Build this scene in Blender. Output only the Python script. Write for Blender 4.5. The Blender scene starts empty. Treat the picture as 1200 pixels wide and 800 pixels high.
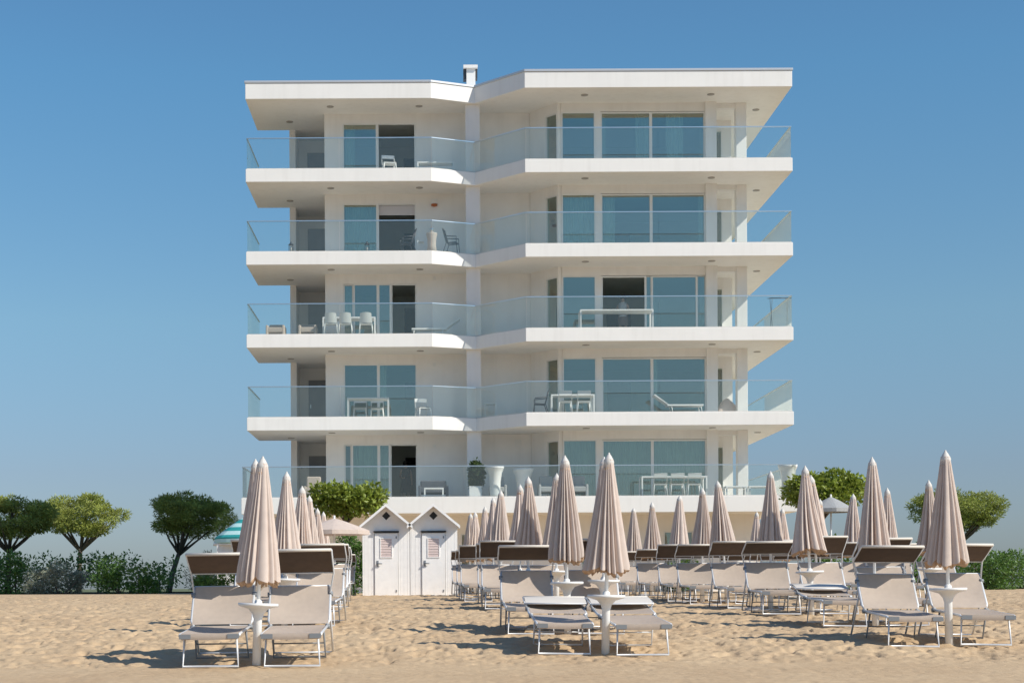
import bpy, math, random
import numpy as np
from mathutils import Vector, Matrix, noise as mnoise
R = math.radians
PI = math.pi
rnd = random.Random(7)
S = bpy.context.scene
C = S.collection

# ------------------------------------------------------------------ camera
# the camera stands at the origin (eye height over wet sand); +Y runs inland
F = 1900.0            # focal length in photo pixels (photo is 1200 wide)
CX, CY = 508.0, 688.0 # where the inland vanishing point falls
ROLL = 0.00524
cam = bpy.data.cameras.new('camera'); cam_o = bpy.data.objects.new('camera', cam); C.objects.link(cam_o)
cam.sensor_width = 36; cam.lens = 36*F/1200
cam.shift_x = (600-CX)/1200; cam.shift_y = (CY-400)/1200
cam.clip_end = 9000; cam.clip_start = .1
cam_o.matrix_world = Matrix.Rotation(R(90), 4, 'X') @ Matrix.Rotation(-ROLL, 4, 'Z')
S.camera = cam_o

# ------------------------------------------------------------------ light
AZ, EL = R(60), R(40)          # azimuth from the sea side (-Y) towards +X, elevation
sund = Vector((math.sin(AZ)*math.cos(EL), -math.cos(AZ)*math.cos(EL), math.sin(EL)))
sl = bpy.data.lights.new('sun', 'SUN'); sl.energy = 4.3; sl.angle = R(.53); sl.color = (1.0, .925, .815)
so = bpy.data.objects.new('sun', sl); C.objects.link(so)
so.rotation_euler = sund.to_track_quat('Z', 'Y').to_euler(); so.location = (30, -20, 40)
SKYR = [(0, (.33, .40, .56)), (.07, (.385, .435, .55)), (.16, (.47, .60, .635)), (.30, (.42, .68, .76)), (.6, (.42, .58, .74))]
w = bpy.data.worlds.new('World'); S.world = w; w.use_nodes = True
nt = w.node_tree; bg = nt.nodes['Background']
sky = nt.nodes.new('ShaderNodeTexSky'); sky.sky_type = 'NISHITA'; sky.sun_disc = False
sky.sun_elevation = EL; sky.sun_rotation = math.atan2(sund.x, sund.y)
sky.altitude = 0; sky.air_density = 1.0; sky.dust_density = .6; sky.ozone_density = 2.0
tcw = nt.nodes.new('ShaderNodeTexCoord'); spw = nt.nodes.new('ShaderNodeSeparateXYZ'); nt.links.new(tcw.outputs['Generated'], spw.inputs[0])
rw = nt.nodes.new('ShaderNodeValToRGB'); nt.links.new(spw.outputs[2], rw.inputs[0])
for i, (p_, c_) in enumerate(SKYR):
    e_ = rw.color_ramp.elements[i] if i < 2 else rw.color_ramp.elements.new(p_)
    e_.position = p_; e_.color = (*c_, 1)
mw = nt.nodes.new('ShaderNodeMix'); mw.data_type = 'RGBA'; mw.blend_type = 'MULTIPLY'; mw.inputs[0].default_value = 1
nt.links.new(sky.outputs[0], mw.inputs[6]); nt.links.new(rw.outputs[0], mw.inputs[7])
nt.links.new(mw.outputs[2], bg.inputs[0]); bg.inputs[1].default_value = .15
S.view_settings.view_transform = 'Standard'; S.view_settings.look = 'None'
S.view_settings.gamma = 1; S.view_settings.use_curve_mapping = False
S.view_settings.exposure = 0.15
S.render.engine = 'CYCLES'
S.cycles.max_bounces = 8; S.cycles.diffuse_bounces = 6; S.cycles.glossy_bounces = 4
S.cycles.transparent_max_bounces = 24; S.cycles.transmission_bounces = 6

def P(px, py, Y):
    """world X, Z of a photo point at distance Y"""
    xu = px + ROLL*(CY-py); yu = py + ROLL*(px-CX)
    return (xu-CX)/F*Y, (CY-yu)/F*Y

# ------------------------------------------------------------------ materials
def mat(name, col, rough=.6, metal=0, var=0, scale=3, bump=0, bscale=40, spec=.5, var2=0, scale2=.5, trans=0, detail=4):
    m = bpy.data.materials.new(name); m.use_nodes = True
    n = m.node_tree.nodes; L = m.node_tree.links; b = n['Principled BSDF']
    b.inputs['Base Color'].default_value = (*col, 1); b.inputs['Roughness'].default_value = rough
    b.inputs['Metallic'].default_value = metal; b.inputs['Specular IOR Level'].default_value = spec
    tc = n.new('ShaderNodeTexCoord')
    if var:
        nz = n.new('ShaderNodeTexNoise'); nz.inputs['Scale'].default_value = scale; nz.inputs['Detail'].default_value = detail
        L.new(tc.outputs['Object'], nz.inputs['Vector'])
        mr = n.new('ShaderNodeMapRange'); mr.inputs[1].default_value = .3; mr.inputs[2].default_value = .7
        mr.inputs[3].default_value = 1-var; mr.inputs[4].default_value = 1+var
        L.new(nz.outputs[0], mr.inputs[0])
        mx = n.new('ShaderNodeVectorMath'); mx.operation = 'SCALE'; mx.inputs[0].default_value = col
        L.new(mr.outputs[0], mx.inputs['Scale']); L.new(mx.outputs[0], b.inputs['Base Color'])
    if bump:
        nz = n.new('ShaderNodeTexNoise'); nz.inputs['Scale'].default_value = bscale; nz.inputs['Detail'].default_value = 3
        L.new(tc.outputs['Object'], nz.inputs['Vector'])
        bp = n.new('ShaderNodeBump'); bp.inputs['Strength'].default_value = bump; bp.inputs['Distance'].default_value = .02
        L.new(nz.outputs[0], bp.inputs['Height']); L.new(bp.outputs[0], b.inputs['Normal'])
    if trans:
        tr = n.new('ShaderNodeBsdfTranslucent'); tr.inputs[0].default_value = (*[min(1, c*1.1) for c in col], 1)
        ms = n.new('ShaderNodeMixShader'); ms.inputs[0].default_value = trans
        L.new(b.outputs[0], ms.inputs[1]); L.new(tr.outputs[0], ms.inputs[2])
        L.new(ms.outputs[0], n['Material Output'].inputs[0])
    return m

def glass(name, tint, refl, rough=0.0, haze=0, hazecol=(.7, .8, .82)):
    m = bpy.data.materials.new(name); m.use_nodes = True
    n = m.node_tree.nodes; L = m.node_tree.links; n.remove(n['Principled BSDF'])
    t = n.new('ShaderNodeBsdfTransparent'); t.inputs[0].default_value = (*tint, 1)
    g = n.new('ShaderNodeBsdfGlossy'); g.inputs['Roughness'].default_value = rough; g.inputs[0].default_value = (1, .97, .90, 1)
    fr = n.new('ShaderNodeLayerWeight'); fr.inputs[0].default_value = .5
    pw = n.new('ShaderNodeMath'); pw.operation = 'POWER'; pw.inputs[1].default_value = 4.5; L.new(fr.outputs['Facing'], pw.inputs[0])
    ad = n.new('ShaderNodeMath'); ad.operation = 'ADD'; ad.inputs[1].default_value = refl; ad.use_clamp = True
    L.new(pw.outputs[0], ad.inputs[0])
    mx = n.new('ShaderNodeMixShader'); L.new(ad.outputs[0], mx.inputs[0]); L.new(t.outputs[0], mx.inputs[1]); L.new(g.outputs[0], mx.inputs[2])
    out = mx
    if haze:
        d = n.new('ShaderNodeBsdfDiffuse'); d.inputs[0].default_value = (*hazecol, 1)
        m2 = n.new('ShaderNodeMixShader'); m2.inputs[0].default_value = haze
        L.new(mx.outputs[0], m2.inputs[1]); L.new(d.outputs[0], m2.inputs[2]); out = m2
    L.new(out.outputs[0], n['Material Output'].inputs[0])
    return m

M = dict(
    plaster=mat('white_plaster', (.84, .82, .785), .75, var=.035, scale=1.3, bump=.12, bscale=60),
    fascia=mat('white_fascia', (.88, .87, .83), .6, var=.025, scale=.9, bump=.05, bscale=30),
    coping=mat('coping_metal', (.62, .64, .66), .4, metal=.4),
    soffit=mat('soffit_plaster', (.89, .87, .81), .8, var=.02, scale=.7),
    floor=mat('floor_tile', (.6, .58, .54), .5, var=.06, scale=2),
    wframe=mat('window_frame_white', (.78, .78, .76), .4, var=.02),
    dframe=mat('dark_frame', (.06, .06, .06), .4),
    greydoor=mat('grey_door', (.28, .29, .30), .5, var=.06),
    room=mat('room_wall', (.7, .69, .65), .8, var=.05),
    roomdark=mat('room_dark', (.035, .03, .028), .8),
    navy=mat('inner_door', (.03, .06, .10), .4),
    curtain=mat('curtain_cloth', (.85, .86, .83), .8, var=.08, scale=5, trans=.3),
    shade=mat('roller_blind', (.62, .60, .62), .7),
    winglass=glass('window_glass', (.72, .84, .81), .20),
    railglass=glass('railing_glass', (.945, .97, .965), .05, haze=.02, hazecol=(.7, .76, .72)),
    lampgrey=mat('lamp_housing', (.38, .36, .33), .5),
    steel=mat('brushed_steel', (.72, .74, .75), .28, metal=.9),
    alu=mat('white_aluminium', (.72, .74, .76), .35, metal=.15, var=.04, scale=8),
    greyplastic=mat('grey_plastic', (.22, .24, .26), .5),
    darkmetal=mat('dark_metal', (.07, .07, .08), .4, metal=.5),
    white=mat('white_plastic', (.80, .80, .78), .4, var=.03, scale=6),
    whitewood=mat('white_painted_wood', (.91, .90, .88), .55, var=.04, scale=5, bump=.1, bscale=25),
    louvre=mat('pink_grey_louvre', (.66, .54, .51), .6, var=.05, scale=10),
    black=mat('black', (.015, .015, .015), .5),
    roofgrey=mat('cabin_roof', (.62, .60, .59), .7, var=.08, scale=6),
    fabric=mat('beige_mesh_fabric', (.54, .455, .38), .75, var=.05, scale=14, bump=.15, bscale=300, trans=.12),
    hood=mat('brown_hood_fabric', (.085, .058, .042), .8, var=.1, scale=9),
    piping=mat('cream_piping', (.66, .62, .56), .6),
    canopy=mat('beige_canopy_cloth', (.76, .65, .575), .85, var=.07, scale=6, bump=.2, bscale=120, trans=.22),
    frill=mat('tan_canopy_edge', (.50, .34, .22), .9, var=.15, scale=25),
    cap=mat('cap_cloth', (.62, .60, .56), .6),
    bark=mat('bark', (.13, .10, .075), .9, var=.3, scale=14, bump=.6, bscale=30),
    leaf=mat('bright_leaf', (.23, .29, .04), .5, var=.55, scale=2.6, trans=.3),
    leafdark=mat('dark_leaf', (.11, .21, .04), .5, var=.5, scale=3, trans=.25),
    pine=mat('pine_needles', (.30, .34, .07), .6, var=.5, scale=1.8, trans=.2),
    silver=mat('silver_leaf', (.30, .31, .22), .7, var=.35, scale=3, trans=.2),
    box=mat('box_leaf', (.05, .085, .02), .5, var=.5, scale=6, trans=.2),
    soil=mat('soil', (.08, .06, .04), .9),
    skin=mat('skin', (.45, .28, .20), .5), hair=mat('dark_hair', (.02, .015, .012), .5),
    darkcloth=mat('dark_cloth', (.03, .035, .04), .8), palecloth=mat('pale_cloth', (.55, .56, .60), .8),
    brownshort=mat('brown_cloth', (.22, .15, .13), .8),
    sofa=mat('charcoal_cushion', (.09, .10, .12), .8, var=.1), wicker=mat('grey_wicker', (.35, .36, .36), .8, var=.2, scale=40),
    teal=None, orange=mat('terracotta_lamp', (.45, .12, .03), .5), bluecloth=mat('blue_cloth', (.04, .10, .22), .8),
    water=None, sand=None)

def stripes():
    m = mat('teal_striped_cloth', (.02, .33, .33), .8)
    n = m.node_tree.nodes; L = m.node_tree.links; b = n['Principled BSDF']
    tc = n.new('ShaderNodeTexCoord'); sp = n.new('ShaderNodeSeparateXYZ'); L.new(tc.outputs['Object'], sp.inputs[0])
    ma = n.new('ShaderNodeMath'); ma.operation = 'MULTIPLY'; ma.inputs[1].default_value = 3.6; L.new(sp.outputs[2], ma.inputs[0])
    fr = n.new('ShaderNodeMath'); fr.operation = 'FRACT'; L.new(ma.outputs[0], fr.inputs[0])
    gt = n.new('ShaderNodeMath'); gt.operation = 'GREATER_THAN'; gt.inputs[1].default_value = .5; L.new(fr.outputs[0], gt.inputs[0])
    mx = n.new('ShaderNodeMix'); mx.data_type = 'RGBA'; mx.inputs[6].default_value = (.02, .30, .30, 1); mx.inputs[7].default_value = (.45, .68, .68, 1)
    L.new(gt.outputs[0], mx.inputs[0]); L.new(mx.outputs[2], b.inputs['Base Color'])
    return m
M['teal'] = stripes()

def streaks(m, amt):
    n = m.node_tree.nodes; L = m.node_tree.links; b = n['Principled BSDF']
    src = b.inputs['Base Color'].links[0].from_socket
    tc = n.new('ShaderNodeTexCoord'); mp = n.new('ShaderNodeMapping'); mp.inputs['Scale'].default_value = (4.5, 4.5, .35)
    L.new(tc.outputs['Object'], mp.inputs[0]); nz = n.new('ShaderNodeTexNoise'); nz.inputs['Scale'].default_value = 1; nz.inputs['Detail'].default_value = 6
    L.new(mp.outputs[0], nz.inputs['Vector'])
    mr = n.new('ShaderNodeMapRange'); mr.inputs[1].default_value = .5; mr.inputs[2].default_value = .8; mr.inputs[3].default_value = 0; mr.inputs[4].default_value = amt
    L.new(nz.outputs[0], mr.inputs[0])
    mx = n.new('ShaderNodeMix'); mx.data_type = 'RGBA'; mx.inputs[7].default_value = (.42, .39, .34, 1)
    L.new(mr.outputs[0], mx.inputs[0]); L.new(src, mx.inputs[6]); L.new(mx.outputs[2], b.inputs['Base Color'])
def tone(m, lo, hi):
    n = m.node_tree.nodes; L = m.node_tree.links; b = n['Principled BSDF']; src = b.inputs['Base Color'].links[0].from_socket
    oi = n.new('ShaderNodeObjectInfo'); mr = n.new('ShaderNodeMapRange'); mr.inputs[3].default_value = lo; mr.inputs[4].default_value = hi
    L.new(oi.outputs['Random'], mr.inputs[0]); v = n.new('ShaderNodeVectorMath'); v.operation = 'SCALE'
    L.new(src, v.inputs[0]); L.new(mr.outputs[0], v.inputs['Scale']); L.new(v.outputs[0], b.inputs['Base Color'])
tone(M['canopy'], .86, 1.05); tone(M['fabric'], .84, 1.06); tone(M['hood'], .8, 1.25)
streaks(M['canopy'], .10)
streaks(M['plaster'], .11); streaks(M['fascia'], .12); streaks(M['whitewood'], .08)
def sandmat():
    m = bpy.data.materials.new('sand'); m.use_nodes = True
    n = m.node_tree.nodes; L = m.node_tree.links; b = n['Principled BSDF']
    b.inputs['Roughness'].default_value = .95; b.inputs['Specular IOR Level'].default_value = .15
    tc = n.new('ShaderNodeTexCoord')
    def nz(s, d=5):
        x = n.new('ShaderNodeTexNoise'); x.inputs['Scale'].default_value = s; x.inputs['Detail'].default_value = d
        L.new(tc.outputs['Object'], x.inputs['Vector']); return x
    a = nz(.7); c = nz(6, 6); f = nz(160, 2)
    r1 = n.new('ShaderNodeValToRGB'); r1.color_ramp.elements[0].position = .3; r1.color_ramp.elements[1].position = .72
    r1.color_ramp.elements[0].color = (.47, .335, .205, 1); r1.color_ramp.elements[1].color = (.60, .455, .29, 1)
    ad = n.new('ShaderNodeMath'); ad.operation = 'MULTIPLY_ADD'; ad.inputs[1].default_value = .5; L.new(a.outputs[0], ad.inputs[0])
    ml = n.new('ShaderNodeMath'); ml.operation = 'MULTIPLY'; ml.inputs[1].default_value = .5; L.new(c.outputs[0], ml.inputs[0]); L.new(ml.outputs[0], ad.inputs[2])
    L.new(ad.outputs[0], r1.inputs[0])
    # small dark specks of weed and shell
    v = n.new('ShaderNodeTexNoise'); v.inputs['Scale'].default_value = 28; v.inputs['Detail'].default_value = 2; L.new(tc.outputs['Object'], v.inputs['Vector'])
    mr = n.new('ShaderNodeMapRange'); mr.inputs[1].default_value = .66; mr.inputs[2].default_value = .76; mr.inputs[3].default_value = 0; mr.inputs[4].default_value = .45
    L.new(v.outputs[0], mr.inputs[0])
    mx = n.new('ShaderNodeMix'); mx.data_type = 'RGBA'; mx.inputs[7].default_value = (.2, .13, .08, 1)
    L.new(mr.outputs[0], mx.inputs[0]); L.new(r1.outputs[0], mx.inputs[6]); L.new(mx.outputs[2], b.inputs['Base Color'])
    bp = n.new('ShaderNodeBump'); bp.inputs['Strength'].default_value = .5; bp.inputs['Distance'].default_value = .01; L.new(f.outputs[0], bp.inputs['Height'])
    b2 = n.new('ShaderNodeBump'); b2.inputs['Strength'].default_value = .5; b2.inputs['Distance'].default_value = .03
    c2 = nz(11, 4); L.new(c2.outputs[0], b2.inputs['Height']); L.new(bp.outputs[0], b2.inputs['Normal']); L.new(b2.outputs[0], b.inputs['Normal'])
    return m
M['sand'] = sandmat()
M['water'] = mat('sea_water', (.03, .09, .11), .12, bump=.6, bscale=1.5)
M['grass'] = mat('dry_grass', (.12, .14, .06), .9, var=.3, scale=.5)

# ------------------------------------------------------------------ mesh helpers
class MB:
    def __init__(s): s.v = []; s.f = []; s.m = []; s.sm = []; s.mats = []; s.cur = 0
    def use(s, m):
        if m not in s.mats: s.mats.append(m)
        s.cur = s.mats.index(m); return s
    def add(s, vs, fs, smooth=False):
        o = len(s.v); s.v += [tuple(p) for p in vs]
        for f in fs: s.f.append(tuple(i+o for i in f)); s.m.append(s.cur); s.sm.append(smooth)
        return s
    def box(s, x0, x1, y0, y1, z0, z1):
        vs = [(x, y, z) for z in (z0, z1) for y in (y0, y1) for x in (x0, x1)]
        return s.add(vs, [(0, 2, 3, 1), (4, 5, 7, 6), (0, 1, 5, 4), (2, 6, 7, 3), (0, 4, 6, 2), (1, 3, 7, 5)])
    def obox(s, a, b, w, z0, z1):
        """box along plan segment a-b with thickness w centred"""
        a = Vector(a); b = Vector(b); d = (b-a).normalized(); n = Vector((-d.y, d.x))*w/2
        pl = [a-n, b-n, b+n, a+n]
        return s.prism([(p.x, p.y) for p in pl], z0, z1)
    def prism(s, pl, z0, z1):
        n = len(pl); vs = [(x, y, z0) for x, y in pl]+[(x, y, z1) for x, y in pl]
        return s.add(vs, [tuple(range(n))[::-1], tuple(range(n, 2*n))]+[(i, (i+1) % n, n+(i+1) % n, n+i) for i in range(n)])
    def tube(s, pts, r, k=8, closed=False):
        pts = [Vector(p) for p in pts]; n = len(pts); rr = r if isinstance(r, (list, tuple)) else [r]*n
        vs = []; up = None
        for i, p in enumerate(pts):
            a = pts[i-1] if i else pts[0]; b = pts[i+1] if i < n-1 else pts[-1]
            t = (b-a).normalized()
            if up is None: up = Vector((0, 0, 1)) if abs(t.z) < .9 else Vector((1, 0, 0))
            u = t.cross(up).normalized(); v = u.cross(t).normalized(); up = v
            for j in range(k):
                an = 2*PI*j/k; vs.append(p+(u*math.cos(an)+v*math.sin(an))*rr[i])
        fs = [(i*k+j, i*k+(j+1) % k, (i+1)*k+(j+1) % k, (i+1)*k+j) for i in range(n-1) for j in range(k)]
        fs += [tuple(range(k))[::-1], tuple(range((n-1)*k, n*k))]
        return s.add(vs, fs, True)
    def lathe(s, prof, k=20, c=(0, 0, 0)):
        vs = []; n = len(prof)
        for r, z in prof:
            for j in range(k):
                a = 2*PI*j/k; vs.append((c[0]+r*math.cos(a), c[1]+r*math.sin(a), c[2]+z))
        fs = [(i*k+j, i*k+(j+1) % k, (i+1)*k+(j+1) % k, (i+1)*k+j) for i in range(n-1) for j in range(k)]
        fs += [tuple(range(k))[::-1], tuple(range((n-1)*k, n*k))]
        return s.add(vs, fs, True)
    def sheet(s, fn, nu, nv, smooth=True):
        vs = [fn(i/nu, j/nv) for j in range(nv+1) for i in range(nu+1)]
        fs = [(j*(nu+1)+i, j*(nu+1)+i+1, (j+1)*(nu+1)+i+1, (j+1)*(nu+1)+i) for j in range(nv) for i in range(nu)]
        return s.add(vs, fs, smooth)
    def build(s, name, m, parent=None, loc=(0, 0, 0)):
        me = bpy.data.meshes.new(name); me.from_pydata(s.v, [], s.f)
        if s.mats:
            for x in s.mats: me.materials.append(M[x])
            me.polygons.foreach_set('material_index', s.m)
        else: me.materials.append(M[m])
        me.polygons.foreach_set('use_smooth', s.sm); me.update()
        o = bpy.data.objects.new(name, me); C.objects.link(o); o.location = loc
        if parent: o.parent = parent
        return o

def bevel(o, wd=.01, seg=2):
    b = o.modifiers.new('bevel', 'BEVEL'); b.width = wd; b.segments = seg; b.limit_method = 'ANGLE'; return o
def tag(o, label=None, cat=None, group=None, kind=None):
    if label: o['label'] = label
    if cat: o['category'] = cat
    if group: o['group'] = group
    if kind: o['kind'] = kind
    return o
def thing(name, label, cat, loc=(0, 0, 0), rz=0, group=None):
    o = bpy.data.objects.new(name, None); C.objects.link(o); o.location = loc; o.rotation_euler = (0, 0, rz); o.empty_display_size = .2
    return tag(o, label, cat, group)
def dup(root, loc, rot=(0, 0, 0), label=None, group=None, scale=None):
    r = root.copy(); C.objects.link(r); r.location = loc; r.rotation_euler = rot
    if scale: r.scale = scale
    if label: r['label'] = label
    if group: r['group'] = group
    for ch in list(root.children):
        c = ch.copy(); C.objects.link(c); c.parent = r
        for g in ch.children:
            d = g.copy(); C.objects.link(d); d.parent = c
    return r
def kids(root, acc=None):
    return list(root.children)

# ------------------------------------------------------------------ ground, sea
def prof(Y):
    return np.interp(Y, [-40, 8, 13, 17.3, 19.6, 20.6, 22, 24, 29, 33.5, 40, 50, 60, 80, 9000],
                     [-1.9, -1.5, -1.22, -1.035, -.955, -.905, -.775, -.69, -.50, -.43, -.35, -.265, -.2, -.2, -.2])
def gz(x, y): return float(prof(y))
def vnoise(x, y, seed):
    rs = np.random.RandomState(seed); T = rs.rand(256, 256)
    xi = np.floor(x).astype(int); yi = np.floor(y).astype(int); fx = x-xi; fy = y-yi
    fx = fx*fx*(3-2*fx); fy = fy*fy*(3-2*fy)
    g = lambda a, b: T[a & 255, b & 255]
    return (g(xi, yi)*(1-fx)+g(xi+1, yi)*fx)*(1-fy)+(g(xi, yi+1)*(1-fx)+g(xi+1, yi+1)*fx)*fy-.5
rows = {
 'left': ('left row', [(300, 19.7, (308, 534)), (333, 26, (336, 552)), (352, 31.5, (354, 569)), (362, 37.5, (362.5, 580)), (372, 44.5, (372, 595)), (379, 49.2, (379, 599))]),
 'mid': ('middle row', [(709, 20.9, (713.5, 530)), (665, 23.8, (662, 533)), (619, 32.4, (619, 558)), (609, 36.2, (609.5, 567)), (587, 39.5, (587, 574)), (578, 43, (578, 582.5)), (568, 47.5, (568.3, 593)), (557, 51.2, (557, 599.5))]),
 'right': ('right row', [(1112, 21.6, (1108, 527)), (1026, 25.2, (1022, 535)), (951, 28.6, (943.5, 545)), (903, 32, (903, 551.6)), (853, 35.2, (840.5, 562.5)), (823, 38.5, (823, 571.5)), (796, 41.8, (796.5, 580)), (764, 45.4, (764, 588)), (742.5, 49, (742.5, 594.5))]),
 'far': ('far right row', [(1090, 33.5, (1088, 562)), (1040, 37, (1040, 571)), (1000, 40.3, (1000, 578)), (961, 43.8, (961, 584)), (917, 49, (917, 595)), (887, 51.5, (887, 599))]),
}
BASES = [(P(p[0], 700, p[1])[0], p[1]) for r_ in rows.values() for p in r_[1]]
def make_ground():
    ys = [-40.0]  # sand carried on unseen behind the camera, added to bounce light onto soffits
    while ys[-1] < 8500:
        y = ys[-1]
        ys.append(y + (4 if y < 0 else .8 if y < 16 else .05 if y < 24 else .05*(y/24)**1.6 if y < 56 else .1*y))
    ys = np.array(ys)
    r = np.concatenate([np.linspace(-6, -.5, 14)[:-1], np.linspace(-.5, -.30, 30)[:-1], np.linspace(-.30, .39, 620), np.linspace(.39, .6, 30)[1:], np.linspace(.6, 6, 14)[1:]])
    YY, RR = np.meshgrid(ys, r, indexing='ij'); XX = RR*np.maximum(YY, 14)
    Z = prof(YY)
    h = vnoise(XX*.35, YY*.5, 1)*.07 + vnoise(XX*1.1+5, YY*1.4, 2)*.03 + vnoise(XX*2.9, YY*3.1+9, 3)*.022 + vnoise(XX*7.5, YY*7, 4)*.026 + vnoise(XX*15, YY*14, 5)*.020
    # trampled pits: sharpen the troughs
    pit = vnoise(XX*5.2+31, YY*4.2+7, 6); h -= np.clip(pit-.17, 0, 1)*.24
    pit2 = vnoise(XX*9.1+3, YY*7.2+17, 8); h -= np.clip(pit2-.14, 0, 1)*.17
    h += np.abs(vnoise(XX*5.2, YY*5.6, 9))*.05
    amp = np.interp(YY, [2, 19.6, 20.4, 23, 52, 58], [.10, .12, .75, 1, .9, .0])
    Z = Z+h*amp
    for (bx, by) in BASES:
        dd = (XX-bx)**2+(YY-by)**2
        Z = Z+np.where(dd < 1, .05*np.exp(-dd/.035)-.02*np.exp(-dd/.12), 0)
    nI, nJ = YY.shape
    v = np.stack([XX, YY, Z], -1).reshape(-1, 3)
    i = np.arange(nI-1)[:, None]*nJ; j = np.arange(nJ-1)[None]; a = (i+j).reshape(-1)
    f = np.stack([a, a+1, a+nJ+1, a+nJ], -1)
    me = bpy.data.meshes.new('sand'); me.vertices.add(len(v)); me.vertices.foreach_set('co', v.ravel())
    me.loops.add(f.size); me.loops.foreach_set('vertex_index', f.ravel().astype(np.int32))
    me.polygons.add(len(f)); me.polygons.foreach_set('loop_start', np.arange(0, f.size, 4, dtype=np.int32))
    me.polygons.foreach_set('loop_total', np.full(len(f), 4, dtype=np.int32))
    me.update(calc_edges=True); me.polygons.foreach_set('use_smooth', np.ones(len(f), bool))
    me.materials.append(M['sand'])
    o = bpy.data.objects.new('sand', me); C.objects.link(o); tag(o, kind='structure')
make_ground()
sea = MB().add([(-4000, -6000, -1.7), (4000, -6000, -1.7), (4000, -22, -1.7), (-4000, -22, -1.7)], [(0, 1, 2, 3)]).build('water', 'water'); tag(sea, kind='structure')
gr = MB().add([(-300, 75, -.14), (300, 75, -.14), (900, 3000, -.14), (-900, 3000, -.14)], [(0, 1, 2, 3)]).build('grass_field', 'grass'); tag(gr, kind='structure')

# ------------------------------------------------------------------ apartment building
YL, YV, YR, YB = 61.2, 61.9, 60.0, 72.0
XL, XK, XV, XC, XR = -7.01, 0.0, 1.66, 3.47, 13.37
WL, WR = 63.2, 61.9          # planes of the left and right front walls
BW, BE = -5.72, 11.9         # body side walls
Z0 = 3.345                   # terrace floor
ST = 3.125; TH = .52
def ztop(k): return Z0+ST*k          # walking level of floor k (0 = terrace)
OUT = [(XL, YL), (XK, YL), (XV, YV), (XC, YR), (XR, YR), (XR, YB), (BW, YB), (BW, 65.4), (XL, 65.4)]
bld = thing('apartment_building', 'white five storey apartment block with wrap-around glass balconies', 'building', (0, 66, -.2))
BO = Vector((0, 66, -.2))
def bpart(mb, name, m, parent=bld):
    o = mb.build(name, m, parent)
    if parent is bld: o.location = -BO
    return o
def inset(poly, d):
    n = len(poly); res = []
    for i in range(n):
        p0, p1, p2 = (Vector(poly[(i+k-1) % n]) for k in range(3))
        d1 = (p1-p0).normalized(); d2 = (p2-p1).normalized()
        n1 = Vector((-d1.y, d1.x)); n2 = Vector((-d2.y, d2.x))
        b = (n1+n2); b = b/ (1+n1.dot(n2)); res.append(tuple(p1+b*d))
    return res
for k in range(1, 6):
    zt = ztop(k)
    if k < 5:
        mb = MB(); mb.use('fascia').prism(OUT, zt-TH, zt-.03); mb.use('floor').prism(inset(OUT, .03), zt-.031, zt)
        s = bpart(mb, 'floor_slab', None)
        bevel(s, .012, 2)
        # drip groove line under the slab
    else:
        zb = zt-TH
        mb = MB(); mb.use('fascia').prism(OUT, zb, zb+.60)
        mb.use('coping').prism(inset(OUT, -.03), zb+.602, zb+.69)
        bevel(bpart(mb, 'roof', None), .01, 1)
    # recessed soffit lamps
    for px, dy in ((388, 1.0), (492, 1.0), (686, .9), (834, .9)):
        yy = (YL if px < 560 else YR)+dy; x = (px+2-CX)/F*yy
        bpart(MB().lathe([(.13, -.02), (.14, 0), (.14, .0)], 14, (x, yy, zt-TH)), 'ceiling_light', 'lampgrey')
    for x, yy in ((-5.6, 64.2), (12.6, 62.9)):
        bpart(MB().lathe([(.13, -.02), (.14, 0), (.14, .0)], 14, (x, yy, zt-TH)), 'ceiling_light', 'lampgrey')
# terrace slab
TR = [(-7.05, 59.6), (13.42, 59.6), (13.42, 72), (-7.05, 72)]
mb = MB(); mb.use('fascia').prism(TR, Z0-.62, Z0-.03); mb.use('floor').prism(inset(TR, .03), Z0-.031, Z0)
bevel(bpart(mb, 'terrace_slab', None), .012)
# chimney
cx_, _ = P(550.5, 90, 62.6)
zt = ztop(5)-TH+.69
ch = MB().box(cx_-.13, cx_+.21, 62.4, 62.9, zt-.6, zt+.80)
cho = bpart(ch, 'chimney', 'fascia')
cap = MB(); cap.use('fascia').box(cx_-.25, cx_+.30, 62.3, 63.0, zt+.802, zt+.92)
cap.use('dframe').box(cx_-.25, cx_-.135, 62.45, 62.85, zt+.42, zt+.80).box(cx_+.215, cx_+.29, 62.45, 62.85, zt+.46, zt+.80)
o = cap.build('chimney_cap', None, cho)

# columns
for k in range(0, 5):
    z0, z1 = ztop(k), ztop(k+1)-TH
    bevel(bpart(MB().box(1.31, 1.86, 62.02, 62.45, z0, z1), 'column', 'plaster'), .015)
    bevel(bpart(MB().box(11.66, 12.06, 62.0, 62.4, z0, z1), 'column', 'plaster'), .015)

PL = lambda px: (px+1.9-CX)/F*WL
PR = lambda px: (px+1.9-CX)/F*WR
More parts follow.
